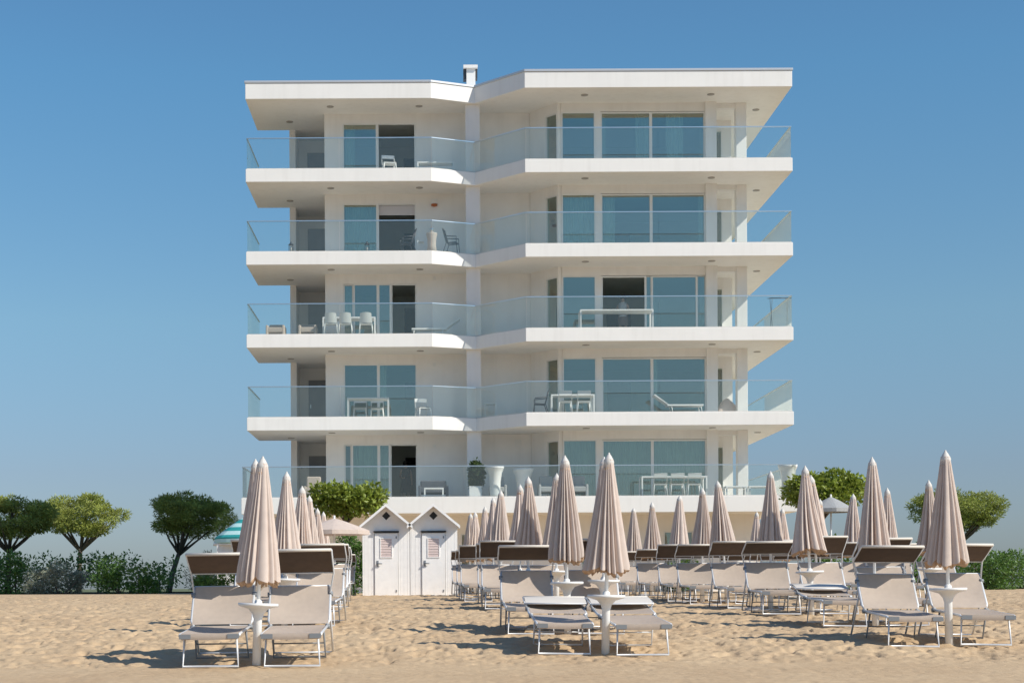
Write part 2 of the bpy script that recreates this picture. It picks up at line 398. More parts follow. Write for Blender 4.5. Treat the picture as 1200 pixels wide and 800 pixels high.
# storey walls
AX0, AX1 = (626-CX)/F*WL, (656.5+2-CX)/F*WR    # the slanting bay wall runs (AX0,WL)->(AX1,WR)
WH = 2.25
def pleats(x0, x1, y, z0, z1, n, amp=.05, seed=0):
    r = random.Random(seed); ph = r.random()*6
    nu = n*6
    def fn(u, v):
        x = x0+(x1-x0)*u
        return (x, y+amp*math.sin(u*n*2*PI+ph+.8*math.sin(u*11+ph))*(1-.3*v)+.02*math.sin(u*37), z0+(z1-z0)*v)
    return MB().sheet(fn, nu, 3)
def window(x0, x1, y, z0, z1, pane=True, parent=bld, fw=.055, curtain=None, blind=0):
    f = MB()
    f.box(x0, x0+fw, y-.05, y+.04, z0, z1).box(x1-fw, x1, y-.05, y+.04, z0, z1)
    f.box(x0+fw, x1-fw, y-.05, y+.04, z1-fw, z1).box(x0+fw, x1-fw, y-.05, y+.04, z0, z0+fw*.7)
    fo = bpart(f, 'window', 'wframe', parent)
    if pane: MB().box(x0+fw, x1-fw, y-.006, y+.006, z0+fw*.7, z1-fw).build('pane', 'winglass', fo)
    if curtain:
        for c0, c1, n in curtain:
            pleats(x0+(x1-x0)*c0, x0+(x1-x0)*c1, y+.30, z0+.02, z1-.02, n, seed=int(x0*50+z0*7)).build('curtain', 'curtain', fo)
    if blind:
        MB().box(x0+fw, x1-fw, y+.06, y+.08, z1-fw-blind, z1-fw).build('blind', 'shade', fo)
    return fo
for k in range(5):
    z0, z1 = ztop(k), ztop(k+1)-TH; zh = z0+WH
    wb = MB(); T = .24
    xa, xb = PL(381), PL(402); xc = PL(488)
    wb.use('plaster')
    wb.box(xa, xb, WL, WL+T, z0, z1).box(xb, xc, WL, WL+T, zh, z1).box(xc, AX0, WL, WL+T, z0, z1)
    wb.box(xa, xa+T, WL+T, 67.0, z0, z1)                     # side of the front block
    wb.box(BW+T, xa, 67.0, 67.0+T, z0, z1)                   # set back wall on the west
    wb.box(BW, BW+T, 65.42, YB-.3, z0, z1).box(BE-T, BE, 64.6, YB-.3, z0, z1)
    wb.box(BW, BE, YB-.3, YB-.06, z0, z1)
    # slanting bay: solid, with a slim window near the corner
    A, B_ = Vector((AX0, WL)), Vector((AX1, WR)); d = B_-A
    q = A+d*.54; q2 = A+d*.96
    wb.obox(A, q, .2, z0, z1).obox(q, q2, .2, zh, z1).obox(q2, B_, .2, z0, z1)
    x1_, x2_ = PR(658.5), PR(827)
    wb.box(x1_, x2_, WR+.003, WR+T, zh+.02, z1)
    wb.box(PR(698.6), PR(704.6), WR+.003, WR+T, z0, zh+.02)
    wb.box(x2_, PR(840), WR-.12, WR+T, z0, z1)
    # recess on the east with its back wall and beam
    wb.box(PR(840)-T, PR(840), WR+T, 64.3, z0, z1)
    wb.box(PR(840), BE, 64.3, 64.3+T, z0, z1)
    wb.box(PR(840), 11.66, 62.05, 62.3, z1-.18, z1)
    bpart(wb, 'wall', None)
    # inner walls so the rooms read as rooms
    rm = MB(); rm.use('room')
    yb = 68.0
    rm.box(xa+T, 1.0, yb, yb+.1, z0, z1).box(1.0, BE-T, yb+.3, yb+.4, z0, z1)
    rm.box(1.0, 1.12, WL+T, yb, z0, z1)
    rm.use('navy' if k in (0, 1, 3, 4) else 'black')
    dx = PR(735)+.35
    rm.box(dx-.45, dx+.55, yb+.24, yb+.29, z0, z0+2.1)
    rm.use('roomdark').box(-1.25+.1, -.45, yb-.05, yb-.005, z0, z0+2.1)
    bpart(rm, 'inner_wall', None)
    # grey service door on the west wall, thin window in the east recess
    dr = bpart(MB().box(xa-.95, xa-.02, 66.94, 66.998, z0, z0+2.1), 'door', 'greydoor')
    MB().box(xa-.88, xa-.85, 66.88, 66.938, z0+.95, z0+1.1).build('handle', 'steel', dr)
    window(11.26, 11.50, 64.25, z0, z0+2.15, fw=.02)
    bpart(MB().box(11.29, 11.47, 64.28, 64.296, z0, z0+2.1), 'door', 'navy')  # dark sheet added behind the thin pane to darken it, not a door
    # bay window in the slanting wall
    f = MB()
    f.obox(q, q+d*.03, .14, z0, zh).obox(q2-d*.03, q2, .14, z0, zh).obox(q+d*.03, q2-d*.03, .14, zh-.05, zh)
    fo = bpart(f, 'window', 'wframe')
    MB().obox(q+d*.03, q2-d*.03, .012, z0, zh-.05).build('pane', 'winglass', fo)
    # left opening
    m0, m1 = PL(444)-.04, PL(444)+.05
    if k == 4:
        window(xb, m0, WL+.08, z0, zh, curtain=[(.05, .35, 5)]); window(m0, xc, WL+.08, z0, zh, pane=False)
    elif k == 3:
        window(xb, m0, WL+.08, z0, zh, curtain=[(.0, .95, 14)]); window(m0, xc, WL+.08, z0, zh, pane=False, blind=.38)
    elif k == 2:
        mm = PL(458); window(xb, PL(414), WL+.16, z0, zh, curtain=[(0, .9, 3)]); window(PL(414), m0, WL+.08, z0, zh); window(m0, mm, WL+.08, z0, zh); window(mm, xc, WL+.12, z0, zh, pane=False)
    elif k == 1:
        window(xb, m0, WL+.08, z0, zh); window(m0, xc, WL+.08, z0, zh, curtain=[(.0, .2, 3)])
    else:
        mm = PL(456); window(xb, PL(411), WL+.16, z0, zh); window(PL(411), m0, WL+.08, z0, zh, curtain=[(.02, .95, 9)]); window(m0, mm, WL+.08, z0, zh, curtain=[(.1, .9, 4)]); window(mm, xc, WL+.12, z0, zh, pane=False)
    # right openings
    cA = {0: [(0, 1, 12)], 3: [(0, 1, 13)]}.get(k); cB = {0: [(0, 1, 18)], 3: [(0, .3, 6)], 4: [(.0, .12, 3), (.72, .98, 5)]}.get(k); cC = {0: [(0, 1, 18)], 2: [(.86, 1, 3)], 4: [(.3, .62, 6)], 3: [(.9, 1, 2)], 1: [(0, .12, 2)]}.get(k)
    window(PR(658.5), PR(698.6), WR+.06, z0, zh+.02, curtain=cA)
    if k == 2:
        window(PR(704.6), PR(757), WR+.06, z0, zh, pane=False); window(PR(757), PR(763.5), WR+.1, z0, zh, fw=.03); window(PR(763.5), PR(817), WR+.06, z0, zh); window(PR(817), PR(827), WR+.1, z0, zh, fw=.03)
    else:
        window(PR(704.6), PR(763.5), WR+.06, z0, zh, curtain=cB); window(PR(763.5), PR(827), WR+.06, z0, zh, curtain=cC)

# glass railings
def railing(pts, zf, h=1.12, off=.04, wide=4.0):
    segs = []
    hr = MB(); pin = pts
    root = MB()
    for a, b in zip(pin[:-1], pin[1:]): hr.obox(a, b, .05, zf+h, zf+h+.035)
    rail = bpart(hr, 'handrail', 'steel')
    for a, b in zip(pin[:-1], pin[1:]):
        a = Vector(a); b = Vector(b); L = (b-a).length; n = max(1, round(L/wide)); d = (b-a)/n; g = (b-a).normalized()*.012
        for i in range(n):
            MB().obox(a+d*i+g, a+d*(i+1)-g, .016, zf-.02 if False else zf+.004, zf+h-.002).build('glass_panel', 'railglass', rail)
    return rail
e = .05
for k in range(1, 5):
    railing([(XL+e, 65.35), (XL+e, YL+e), (XK+.0, YL+e), (XV, YV+e+.01), (XC+.03, YR+e), (XR-e, YR+e), (XR-e, 71.8)], ztop(k))
railing([(-7.0, 66), (-7.0, 59.66), (13.36, 59.66), (13.36, 71.8)], Z0, h=1.10)
# wall lamps
x, z = P(509, 238, WL)
l = bpart(MB().box(x-.13, x+.13, WL-.13, WL-.002, z-.06, z+.14), 'wall_lamp', 'wframe'); MB().lathe([(.02, -.16), (.12, -.12), (.12, -.065)], 12, (x, WL-.09, z)).build('lamp_shade', 'orange', l)
for px, py in ((607, 519), (509, 523), (509, 427), (509, 326)):
    x, z = P(px, py, WL)
    s_ = .13 if px > 600 else .06
    l = bpart(MB().box(x-s_, x+s_, WL-.06, WL-.002, z-s_, z+s_), 'wall_lamp', 'wframe')
# ground storey below the terrace
gw = MB(); zb = -.4; zt0 = Z0-.62; yg = 61.6
def gx(px): return (px-CX)/F*yg
cuts = [(681, 692, .55, 1.75), (778, 813, -.2, 2.1), (398, 412, .3, 1.7), (540, 556, -.2, 2.05)]
xs = BW-1.0
gw.use('plaster'); cur = xs
for a, b, c0, c1 in sorted(cuts):
    gw.box(cur, gx(a), yg, yg+.25, zb, zt0); gw.box(gx(a), gx(b), yg, yg+.25, c1, zt0)
    if c0 > 0: gw.box(gx(a), gx(b), yg, yg+.25, zb, c0)
    cur = gx(b)
gw.box(cur, 12.4, yg, yg+.25, zb, zt0).box(12.15, 12.4, yg+.25, 71.9, zb, zt0).box(xs, xs+.25, yg+.25, 71.9, zb, zt0).box(xs+.25, 12.15, 70, 70.2, zb, zt0)
bpart(gw, 'wall', None)
for a, b, c0, c1 in cuts: window(gx(a), gx(b), yg+.1, max(c0, zb+.25), c1, curtain=[(0, .5, 4)])

# ------------------------------------------------------------------ foliage helpers
def leaves(cloud, size, rs, aspect=.55, fold=True):
    """cloud: list of (pos, outward) -> mesh of folded leaves"""
    mb = MB()
    for p, nrm in cloud:
        s = size*rs.uniform(.6, 1.3)
        d = Vector((rs.gauss(0, 1), rs.gauss(0, 1), rs.gauss(0, .7)))+nrm*1.0; d.normalize()
        t = d.cross(Vector((rs.gauss(0, 1), rs.gauss(0, 1), rs.gauss(0, 1)))).normalized(); u = d
        n2 = u.cross(t)
        a = p; b = p+u*s*.5+t*s*aspect*.5+n2*s*.08; c = p+u*s; e_ = p+u*s*.5-t*s*aspect*.5+n2*s*.08
        mb.add([a, b, c, e_], [(0, 1, 2), (0, 2, 3)])
    return mb
def lumps(c, r, n, rs, rr=(.3, .5), flat=1, boxy=False):
    out = []
    if boxy:
        for i in range(n):
            a = i*2.39996; k = math.sqrt((i+.5)/n)*.86; q = rs.uniform(*rr)
            out.append((Vector((c[0]+k*math.cos(a)*r[0], c[1]+k*math.sin(a)*r[1], c[2]+rs.uniform(-.35, .45)*r[2]-.35*k*k*r[2]*0)), Vector((q*r[0]*.7, q*r[1]*.7, q*r[2]*1.35))))
        return out
    for _ in range(n):
        while True:
            p = Vector((rs.uniform(-1, 1), rs.uniform(-1, 1), rs.uniform(-1, 1)))
            if p.length < 1: break
        p = p.normalized()*p.length**.55*.8
        q = rs.uniform(*rr)
        out.append((Vector((c[0]+p.x*r[0], c[1]+p.y*r[1], c[2]+p.z*r[2])), Vector((q*min(r[0], 1.6*r[2]), q*min(r[1], 1.6*r[2]), q*r[2]*flat))))
    return out
def cloud(lp, per, rs):
    out = []
    for c, q in lp:
        for _ in range(per):
            d = Vector((rs.gauss(0, 1), rs.gauss(0, 1), rs.gauss(0, 1))).normalized(); k = rs.uniform(.55, 1.08)
            out.append((c+Vector((d.x*q.x, d.y*q.y, d.z*q.z))*k, d))
    return out
def tree(name, label, cat, base, crown_c, crown_r, trunk_h, leafm, nl, per, size, rs, tr=.1, limbs=6, rr=(.3, .5), group=None, aspect=.55, flat=1, lean=(0, 0), boxy=False):
    """crown_c relative to the base"""
    t = thing(name, label, cat, base, group=group)
    lp = lumps(crown_c, crown_r, nl, rs, rr, flat, boxy)
    leaves(cloud(lp, per, rs), size, rs, aspect).build('crown', leafm, t)
    mb = MB(); top = Vector((crown_c[0]*.6+lean[0], crown_c[1], trunk_h))
    mid = top*.5+Vector((rs.uniform(-.1, .1), 0, 0))
    mb.tube([(0, 0, -.3), (mid.x*.9, 0, mid.z), top], [tr, tr*.8, tr*.65], 9)
    for i in range(limbs):
        c, _ = lp[(i*3) % len(lp)]; m_ = top.lerp(c, .5)+Vector((rs.uniform(-.1, .1), 0, -.08*crown_r[2]))
        mb.tube([top-Vector((0, 0, .15)), m_, c], [tr*.5, tr*.3, tr*.12], 6)
    mb.build('trunk', 'bark', t)
    return t
rs = random.Random(3)
def base_at(px, Y, dz=0): x, _ = P(px, 688, Y); return (x, Y, gz(x, Y)+dz)
# trimmed broadleaf in front of the terrace
b = base_at(406, 56)
tree('trimmed_tree', 'flat-topped bright green leafy tree left of the two white cabins', 'tree', b, (.02, 0, 3.22), (1.36, .9, .62), 2.6, 'leaf', 40, 150, .17, rs, tr=.09, limbs=9, rr=(.32, .42), boxy=True)
b = base_at(958, 56)
tree('trimmed_tree', 'broad bright green leafy tree at the right end of the building', 'tree', b, (.25, 0, 3.45), (1.45, .9, .75), 2.6, 'leaf', 44, 150, .17, rs, tr=.1, limbs=9, rr=(.3, .42))
# umbrella pine on the left
b = base_at(196, 78)
tree('pine_tree', 'umbrella pine with a dark spreading crown and bare leaning limbs at the left', 'tree', b, (1.0, 0, 3.75), (2.25, 2.0, 1.15), 2.0, 'pine', 50, 420, .17, rs, tr=.16, limbs=12, rr=(.24, .36), aspect=.26, flat=.75)
b = base_at(266, 70)
tree('pine_sapling', 'small tuft-crowned pine between the big pine and the building', 'tree', b, (.0, 0, 2.75), (.62, .6, .75), 2.2, 'pine', 12, 150, .14, rs, tr=.06, limbs=5, rr=(.3, .42), aspect=.2)
def bush(name, label, px, Y, r, m, n, per, size, h0=0, cat='bush', group=None, aspect=.4):
    b = base_at(px, Y)
    t = thing(name, label, cat, b, group=group)
    lp = lumps((0, 0, r[2]*.75+h0), r, n, rs, (.3, .5))
    leaves(cloud(lp, per, rs), size, rs, aspect).build('foliage', m, t)
    st = MB()
    for i in range(5):
        c, _ = lp[i]; st.tube([(rs.uniform(-.1, .1), 0, -.2), c*.5+Vector((0, 0, -.1)), c], [.04, .03, .015], 5)
    st.build('stem', 'bark', t)
    return t
bush('silver_bush', 'rounded silvery green bush under the pine at the left', 238, 62, (.62, .6, .95), 'silver', 14, 260, .10)
bush('shrub', 'dark green shrub behind the left loungers', 252, 58, (.8, .5, .55), 'leafdark', 12, 160, .12)
bush('shrub', 'tall dark shrub at the far left beyond the sand', 150, 66, (1.6, .7, .9), 'leafdark', 16, 200, .15)
bush('shrub', 'low olive shrub at the left end of the sand', 70, 68, (1.9, .7, .7), 'silver', 16, 200, .14)
bush('shrub', 'dark rounded shrub at the left edge of the picture', 5, 70, (1.6, .8, 1.1), 'leafdark', 16, 200, .15)
bush('hedge', 'glossy green hedge beside the left wall of the cabins', 411, 53.5, (.62, .4, 1.15), 'leafdark', 22, 200, .12, cat='hedge')
bush('shrub', 'dark green shrub against the ground floor wall of the building', 797, 60.6, (.75, .4, .85), 'leafdark', 12, 180, .13)
bush('shrub', 'dark green shrub below the tree at the right end of the building', 972, 55, (.75, .5, 1.05), 'leafdark', 14, 200, .13)
bush('shrub', 'tall green shrub beyond the far right umbrellas', 1050, 62, (2.0, .8, 1.15), 'leafdark', 20, 220, .15)
bush('shrub', 'wide green shrub at the right edge of the picture', 1160, 64, (1.9, .8, 1.0), 'leafdark', 20, 200, .15)

def long_hedge(label, px0, px1, Y, h):
    x0, _ = P(px0, 690, Y); x1, _ = P(px1, 690, Y); t = thing('hedge', label, 'hedge', ((x0+x1)/2, Y, -.2)); w_ = (x1-x0)/2
    lp = []
    n = int((x1-x0)*2.2)
    for i in range(n):
        lp.append((Vector((-w_+2*w_*(i+.5)/n, rs.uniform(-.3, .3), h*rs.uniform(.35, .7))), Vector((.55, .5, h*rs.uniform(.38, .5)))))
    leaves(cloud(lp, 230, rs), .16, rs).build('foliage', 'leafdark', t)
    for i in range(0, n, 2): MB().tube([(lp[i][0].x, 0, -.2), (lp[i][0].x, 0, h*.6)], .04, 5).build('stem', 'bark', t)
long_hedge('long dark hedge closing the sand at the far left', -60, 205, 72, 1.7)
long_hedge('long dark hedge closing the sand at the far right', 1010, 1290, 72, 1.7)
for px_, Y_, k_, lab_ in ((92, 88, 1.0, 'broad umbrella pine at the far left behind the long hedge'), (8, 80, .9, 'umbrella pine cut by the left edge of the picture'), (1120, 90, 1.05, 'tall umbrella pine at the far right behind the hedge')):
    b = base_at(px_, Y_)
    tree('pine_tree', lab_, 'tree', b, (.2, 0, 4.2*k_), (2.7*k_, 2.0, 1.25*k_), 2.4*k_, 'pine', 50, 300, .2, rs, tr=.17, limbs=12, rr=(.24, .36), aspect=.26, flat=.75)
# ------------------------------------------------------------------ beach cabins
def cabin(px, label):
    Y = 50.0; x, _ = P(px, 690, Y); w2 = .735; he = 2.21; hp = 2.80; D = 1.5
    t = thing('beach_cabin', label, 'cabin', (x, Y, -.285), group=None)
    wl = MB(); dw, dh = .37, 2.0
    # front with door opening: pieces butt together
    yf = 0
    wl.box(-w2, -dw, 0, .05, 0, dh).box(dw, w2, 0, .05, 0, dh)
    wl.prism([(0, 0)]*3, 0, 0) if False else None
    # gable front above the door
    v = [(-w2, 0, dh), (w2, 0, dh), (w2, 0, he), (0, 0, hp), (-w2, 0, he)]
    v2 = [(a, .05, c) for a, _, c in v]
    wl.add(v+v2, [(0, 1, 2, 3, 4), (9, 8, 7, 6, 5), (0, 5, 6, 1), (1, 6, 7, 2), (2, 7, 8, 3), (3, 8, 9, 4), (4, 9, 5, 0)])
    wl.box(-w2, -w2+.04, .05, D, 0, he-.02).box(w2-.04, w2, .05, D, 0, he-.02).box(-w2+.04, w2-.04, D-.04, D, 0, he)
    for i in range(-6, 7):
        if abs(i*.11) > dw+.03: wl.box(i*.11-.004, i*.11+.004, -.004, -.0005, .02, dh+.1)
    wl.build('wall', 'whitewood', t)
    r = MB(); r.use('roofgrey')
    for s in (-1, 1):
        ex = s*(w2+.075); ez = he-.02-.075*(hp-he)/w2+.045
        a = [(0, -.36, hp+.05), (ex, -.36, ez), (ex, D+.1, ez), (0, D+.1, hp+.05)]
        if s < 0: a = a[::-1]
        b2 = [(q[0], q[1], q[2]-.045) for q in a]
        r.add(a+b2, [(0, 1, 2, 3), (7, 6, 5, 4), (0, 4, 5, 1), (1, 5, 6, 2), (2, 6, 7, 3), (3, 7, 4, 0)])
    ro = r.build('roof', None, t)
    bg_ = MB()
    for s in (-1, 1):
        ex = s*(w2+.08); ez = he-.02-.075*(hp-he)/w2+.05
        a = [(0, -.385, hp+.058), (ex, -.385, ez+.003), (ex, -.385, ez-.085), (0, -.385, hp-.032)]
        if s < 0: a = a[::-1]
        b2 = [(q[0], -.362, q[2]) for q in a]
        bg_.add(a+b2, [(0, 1, 2, 3)[::-1], (4, 5, 6, 7), (0, 4, 5, 1)[::-1], (1, 5, 6, 2)[::-1], (2, 6, 7, 3)[::-1], (3, 7, 4, 0)[::-1]])
    bg_.build('bargeboard', 'whitewood', ro)
    d = bevel(MB().box(-dw+.012, dw-.012, -.035, .0, .04, dh-.03).build('door', 'whitewood', t), .006, 1)
    lv = MB(); lv.use('whitewood')
    lv.box(-.19, -.165, -.055, -.036, 1.20, 1.82).box(.165, .19, -.055, -.036, 1.20, 1.82).box(-.165, .165, -.055, -.036, 1.795, 1.82).box(-.165, .165, -.055, -.036, 1.20, 1.225)
    lv.use('louvre')
    for i in range(7):
        z = 1.232+i*.081; lv.add([(-.165, -.050, z), (.165, -.050, z), (.165, -.037, z+.07), (-.165, -.037, z+.07), (-.165, -.037, z), (.165, -.037, z)], [(0, 1, 2, 3), (0, 4, 5, 1)])
    lv.build('louvre', None, d)
    MB().tube([(-.27, -.05, 1.03), (-.27, -.1, 1.03), (-.13, -.1, 1.03)], .022, 6).box(-.30, -.24, -.05, -.036, .94, 1.12).build('handle', 'greyplastic', d)
    for z in (.15, 1.8): MB().box(.29, .325, -.05, -.036, z, z+.07).build('hinge', 'greyplastic', d)
    MB().box(-dw-.02, dw+.02, -.10, .0, dh-.01, dh+.035).build('door_hood', 'black', t)
    dv = MB(); s = .13
    dv.add([(0, -.008, 2.5-s), (s, -.008, 2.5), (0, -.008, 2.5+s), (-s, -.008, 2.5), (0, 0, 2.5-s), (s, 0, 2.5), (0, 0, 2.5+s), (-s, 0, 2.5)], [(0, 1, 2, 3), (0, 4, 5, 1), (1, 5, 6, 2), (2, 6, 7, 3), (3, 7, 4, 0)])
    dv.build('vent', 'black', t)
    return t
cabin(453.0, 'left of the two white wooden beach cabins, nearer the trimmed tree')
cabin(508.3, 'right of the two white wooden beach cabins, nearer the right loungers')

# ------------------------------------------------------------------ umbrellas
CL = 1.42
def canopy_mesh(seed):
    r_ = random.Random(seed); n = 16; K = 160; mb = MB(); mb.use('canopy')
    dep = [r_.choice((.45, .8, 1.1, 1.35))*r_.uniform(.85, 1.15) for _ in range(n)]; wob = [r_.uniform(-.25, .25) for _ in range(n)]
    drop = [r_.uniform(-.07, .07) for _ in range(n)]; tw = r_.uniform(-.35, .35)
    rows = 22
    bend = (r_.uniform(-.015, .015), r_.uniform(-.015, .015))
    def rad(v): return .062+[.235, .22, .25, .225, .24][seed % 5]*v**[1.08, .95, 1.15, 1.0, 1.1][seed % 5] if v < .93 else .062+[.235, .22, .25, .225, .24][seed % 5]*.93**1.08+(v-.93)*[.2, .1, .35, .0, .25][seed % 5]
    vs = []
    for i in range(rows+1):
        v = i/rows
        for j in range(K):
            u = (j/K*n+.33*math.sin(2*PI*j/K*2+seed)+.2*math.sin(2*PI*j/K*5+seed*2)) % n; q = int(u) % n; f = u-int(u)
            a0 = dep[q]; a1 = dep[(q+1) % n]; dd = a0*(1-f)+a1*f; wb = wob[q]*(1-f)+wob[(q+1) % n]*f
            th = 2*PI*(j/K)+tw*v+wb*.10*v
            fold = abs(math.sin(PI*f))**.6
            r0 = rad(v); am = min(.66, .30+.6*v)*dd
            rr = r0*(1-am*(1-fold))*(1+.04*math.sin(th*3+seed))
            dz = -(drop[q]*(1-f)+drop[(q+1) % n]*f)*max(0, v-.7)/.3
            dz += .045*(1-fold)*max(0, v-.85)/.15
            bx = math.sin(v*PI)*bend[0]; by = math.sin(v*PI)*bend[1]
            vs.append((rr*math.cos(th)+bx, rr*math.sin(th)+by, -v*CL+dz))
    fs = [(i*K+j, i*K+(j+1) % K, (i+1)*K+(j+1) % K, (i+1)*K+j) for i in range(rows) for j in range(K)]
    mb.add(vs, fs, True)
    # turned-in valance at the bottom
    mb.use('frill'); lv = vs[-K:]; v2 = []
    for j, p in enumerate(lv):
        k = .93+.04*math.sin(j*.9+seed); v2.append((p[0]*k, p[1]*k, p[2]-.035-.018*math.sin(j*.75+seed)))
    v3 = [(p[0]*.45, p[1]*.45, p[2]+.10) for p in v2]
    mb.add(lv+v2+v3, [(j, (j+1) % K, K+(j+1) % K, K+j) for j in range(K)]+[(K+j, K+(j+1) % K, 2*K+(j+1) % K, 2*K+j) for j in range(K)], True)
    return mb
def make_umbrella(seed):
    """origin on the sand; tip at z=2.6 ; canopy hangs from 2.6"""
    t = thing('beach_umbrella', 'x', 'umbrella')
    c = canopy_mesh(seed).build('canopy', None, t, (0, 0, 2.52))
    MB().lathe([(.062, -.11), (.070, -.03), (.058, .0), (.03, .05), (.014, .07), (.012, .085), (.002, .09)], 16).build('cap', 'cap', c)
    MB().lathe([(.064, -.14), (.072, -.137), (.072, -.105), (.064, -.102)], 20).build('tie_ring', 'frill', c)
    MB().tube([(0, 0, .7), (0, 0, 2.45)], .024, 12).build('pole', 'white', t)
    mb = MB().lathe([(.052, -.25), (.052, .58), (.06, .60), (.07, .64), (.12, .70), (.235, .735), (.245, .742), (.245, .768), (.235, .772), (.05, .762), (.045, .80), (.028, .82)], 28)
    mb.build('tray_table', 'white', t)
    return t
protos = [make_umbrella(s) for s in (1, 2, 3, 4, 5)]
used = [False]*5
ORD = ['front', 'second', 'third', 'fourth', 'fifth', 'sixth', 'seventh', 'eighth', 'ninth', 'tenth', 'eleventh']
def place_umb(i, px_base, Y, tip, label, group):
    x, _ = P(px_base, 700, Y); z = gz(x, Y)
    tx, tz = P(tip[0], tip[1], Y)
    H = tz-z; lean = math.atan2(tx-x, H); k = H/2.61
    k = max(.9, min(1.1, k))
    if not used[i]: o = protos[i]; used[i] = True; o['label'] = label; o['group'] = group; o.location = (x, Y, z)
    else: o = dup(protos[i], (x, Y, z), label=label, group=group)
    o.rotation_euler = (rnd.uniform(-.015, .015), lean, rnd.uniform(-.6, .6)) if False else (rnd.uniform(-.01, .01), lean, 0)
    for c in kids(o):
        if c.name.startswith('canopy'):
            c.location.z = 2.52+(H-2.61); c.rotation_euler = (0, 0, rnd.uniform(0, 6.28)); s = rnd.uniform(.96, 1.06); c.scale = (s*rnd.uniform(.95, 1.05), s, 1)
        elif c.name.startswith('pole'): c.scale = (1, 1, (H-.2)/2.45)
    return x, Y

# ------------------------------------------------------------------ sun loungers
def make_lounger(up):
    t = thing('sun_lounger', 'x', 'sun lounger')
    hw = .355; zs = .395
    g = MB()
    for s in (-1, 1):
        g.tube([(s*hw, .0, zs), (s*hw, .05, zs+.012), (s*hw, 1.22, zs+.012)], .019, 8)
    g.tube([(-hw, 0, zs), (hw, 0, zs)], .017, 8).tube([(-hw, 1.2, zs-.01), (hw, 1.2, zs-.01)], .015, 8)
    g.build('seat_frame', 'alu', t)
    l1 = MB(); l1.tube([(-.31, .12, zs-.01), (-.335, .05, .02), (.335, .05, .02), (.31, .12, zs-.01)], .016, 8); l1.build('front_leg', 'alu', t)
    l2 = MB(); l2.tube([(-.32, 1.02, zs), (-.33, 1.16, .02), (.33, 1.16, .02), (.32, 1.02, zs)], .016, 8).tube([(-.32, 1.09, .2), (.32, 1.09, .2)], .01, 6); l2.build('rear_leg', 'greyplastic' if up else 'alu', t)
    def seat(u, v):
        x = (u-.5)*2*(hw-.015); y = -.022+1.2*v; sag = .03*(1-(2*u-1)**2)*math.sin(PI*min(1, v*1.1+.05))
        return (x, y, zs+.030-sag-.004*math.sin(v*40)*.4)
    sm = MB().sheet(seat, 10, 24)
    sm.sheet(lambda u, v: ((u-.5)*2*(hw-.015), -.022-.006*math.sin(PI*v), zs+.030-.075*v-.03*(1-(2*u-1)**2)*.15), 10, 4)
    so_ = sm.build('seat', 'fabric', t)
    for s in (-1, 1): MB().box(s*.29-.07, s*.29+.07, -.036, -.028, zs-.035, zs+.02).build('clip', 'greyplastic', so_)
    if up: a0 = Vector((0, 1.14, zs+.03)); a1 = Vector((0, 1.54, zs+.50))
    else: a0 = Vector((0, 1.14, zs+.03)); a1 = Vector((0, 1.86, zs+.10))
    d = (a1-a0); n = Vector((0, -d.z, d.y)).normalized()
    b = MB(); bw = .385
    for s in (-1, 1):
        b.tube([a0+Vector((s*hw, 0, 0)), a0+d*.12+Vector((s*bw, 0, 0)), a1+Vector((s*bw, 0, 0))], .019, 8)
        b.tube([a0+d*.5+Vector((s*bw, 0, 0)), Vector((s*bw, a0.y+(.62 if up else .5), .02 if up else .20))], .014, 6) if up else None
    b.tube([a1+Vector((-bw, 0, 0)), a1+Vector((bw, 0, 0))], .017, 8)
    if up: b.tube([(-bw, a0.y+.62, .02), (bw, a0.y+.62, .02)], .014, 6)
    bo = b.build('back_frame', 'alu', t)
    def back(u, v):
        x = (u-.5)*2*(bw-.012); sag = .035*(1-(2*u-1)**2)*math.sin(PI*v)
        p = a0+d*(.02+.97*v)+n*(.018-sag); return (x, p.y, p.z)
    MB().sheet(back, 10, 16).build('backrest', 'fabric', t)
    h = thing_child = None
    if up:
        p0 = Vector((0, 1.56, zs+.675)); p1 = Vector((0, 1.12, zs+.93))
        arm0 = a0+d*.80
    else:
        p0 = Vector((0, 1.55, zs+.15)); p1 = Vector((0, 1.98, zs+.20)); arm0 = a0+d*.6
    ww = .42; hd = p1-p0; hn = Vector((0, -hd.z, hd.y)).normalized()
    def hood(off):
        def fn(u, v):
            p = p0+hd*v+hn*(off+.03*math.sin(PI*v)*(1-.5*(2*u-1)**2)); return ((u-.5)*2*ww, p.y, p.z)
        return fn
    hm = MB(); hm.sheet(hood(0), 8, 6); ho = hm.build('sun_hood', 'hood', t)
    MB().tube([p1+Vector((-ww-.01, 0, 0)), p1+Vector((ww+.01, 0, 0))], .017, 8).sheet(hood(-.006), 8, 6).build('hood_cover', 'piping', ho) if False else None
    ob = MB(); ob.use('piping').tube([p1+Vector((-ww-.01, 0, 0)), p1+Vector((ww+.01, 0, 0))], .02, 8)
    # pale outer skin of the hood, on the side away from the sitter
    ob.sheet(hood(-.008 if up else .008), 8, 6)
    ob.build('hood_cover', None, ho)
    fr = MB()
    for s in (-1, 1):
        fr.tube([arm0+Vector((s*bw, 0, 0)), p0+Vector((s*(ww+.01), 0, 0)), p1+Vector((s*(ww+.01), 0, 0))], .012, 6)
    fr.tube([p0+Vector((-ww-.01, 0, 0)), p0+Vector((ww+.01, 0, 0))], .012, 6)
    fr.build('hood_frame', 'alu', ho)
    for s in (-1, 1):
        MB().tube([arm0+Vector((s*(bw-.02), 0, 0)), arm0+Vector((s*(bw+.035), 0, 0))], .03, 8).build('hinge', 'greyplastic', bo)
        MB().tube([a0+Vector((s*(hw-.02), 0, -.02)), a0+Vector((s*(hw+.04), 0, -.02))], .03, 8).build('hinge', 'greyplastic', bo)
    return t
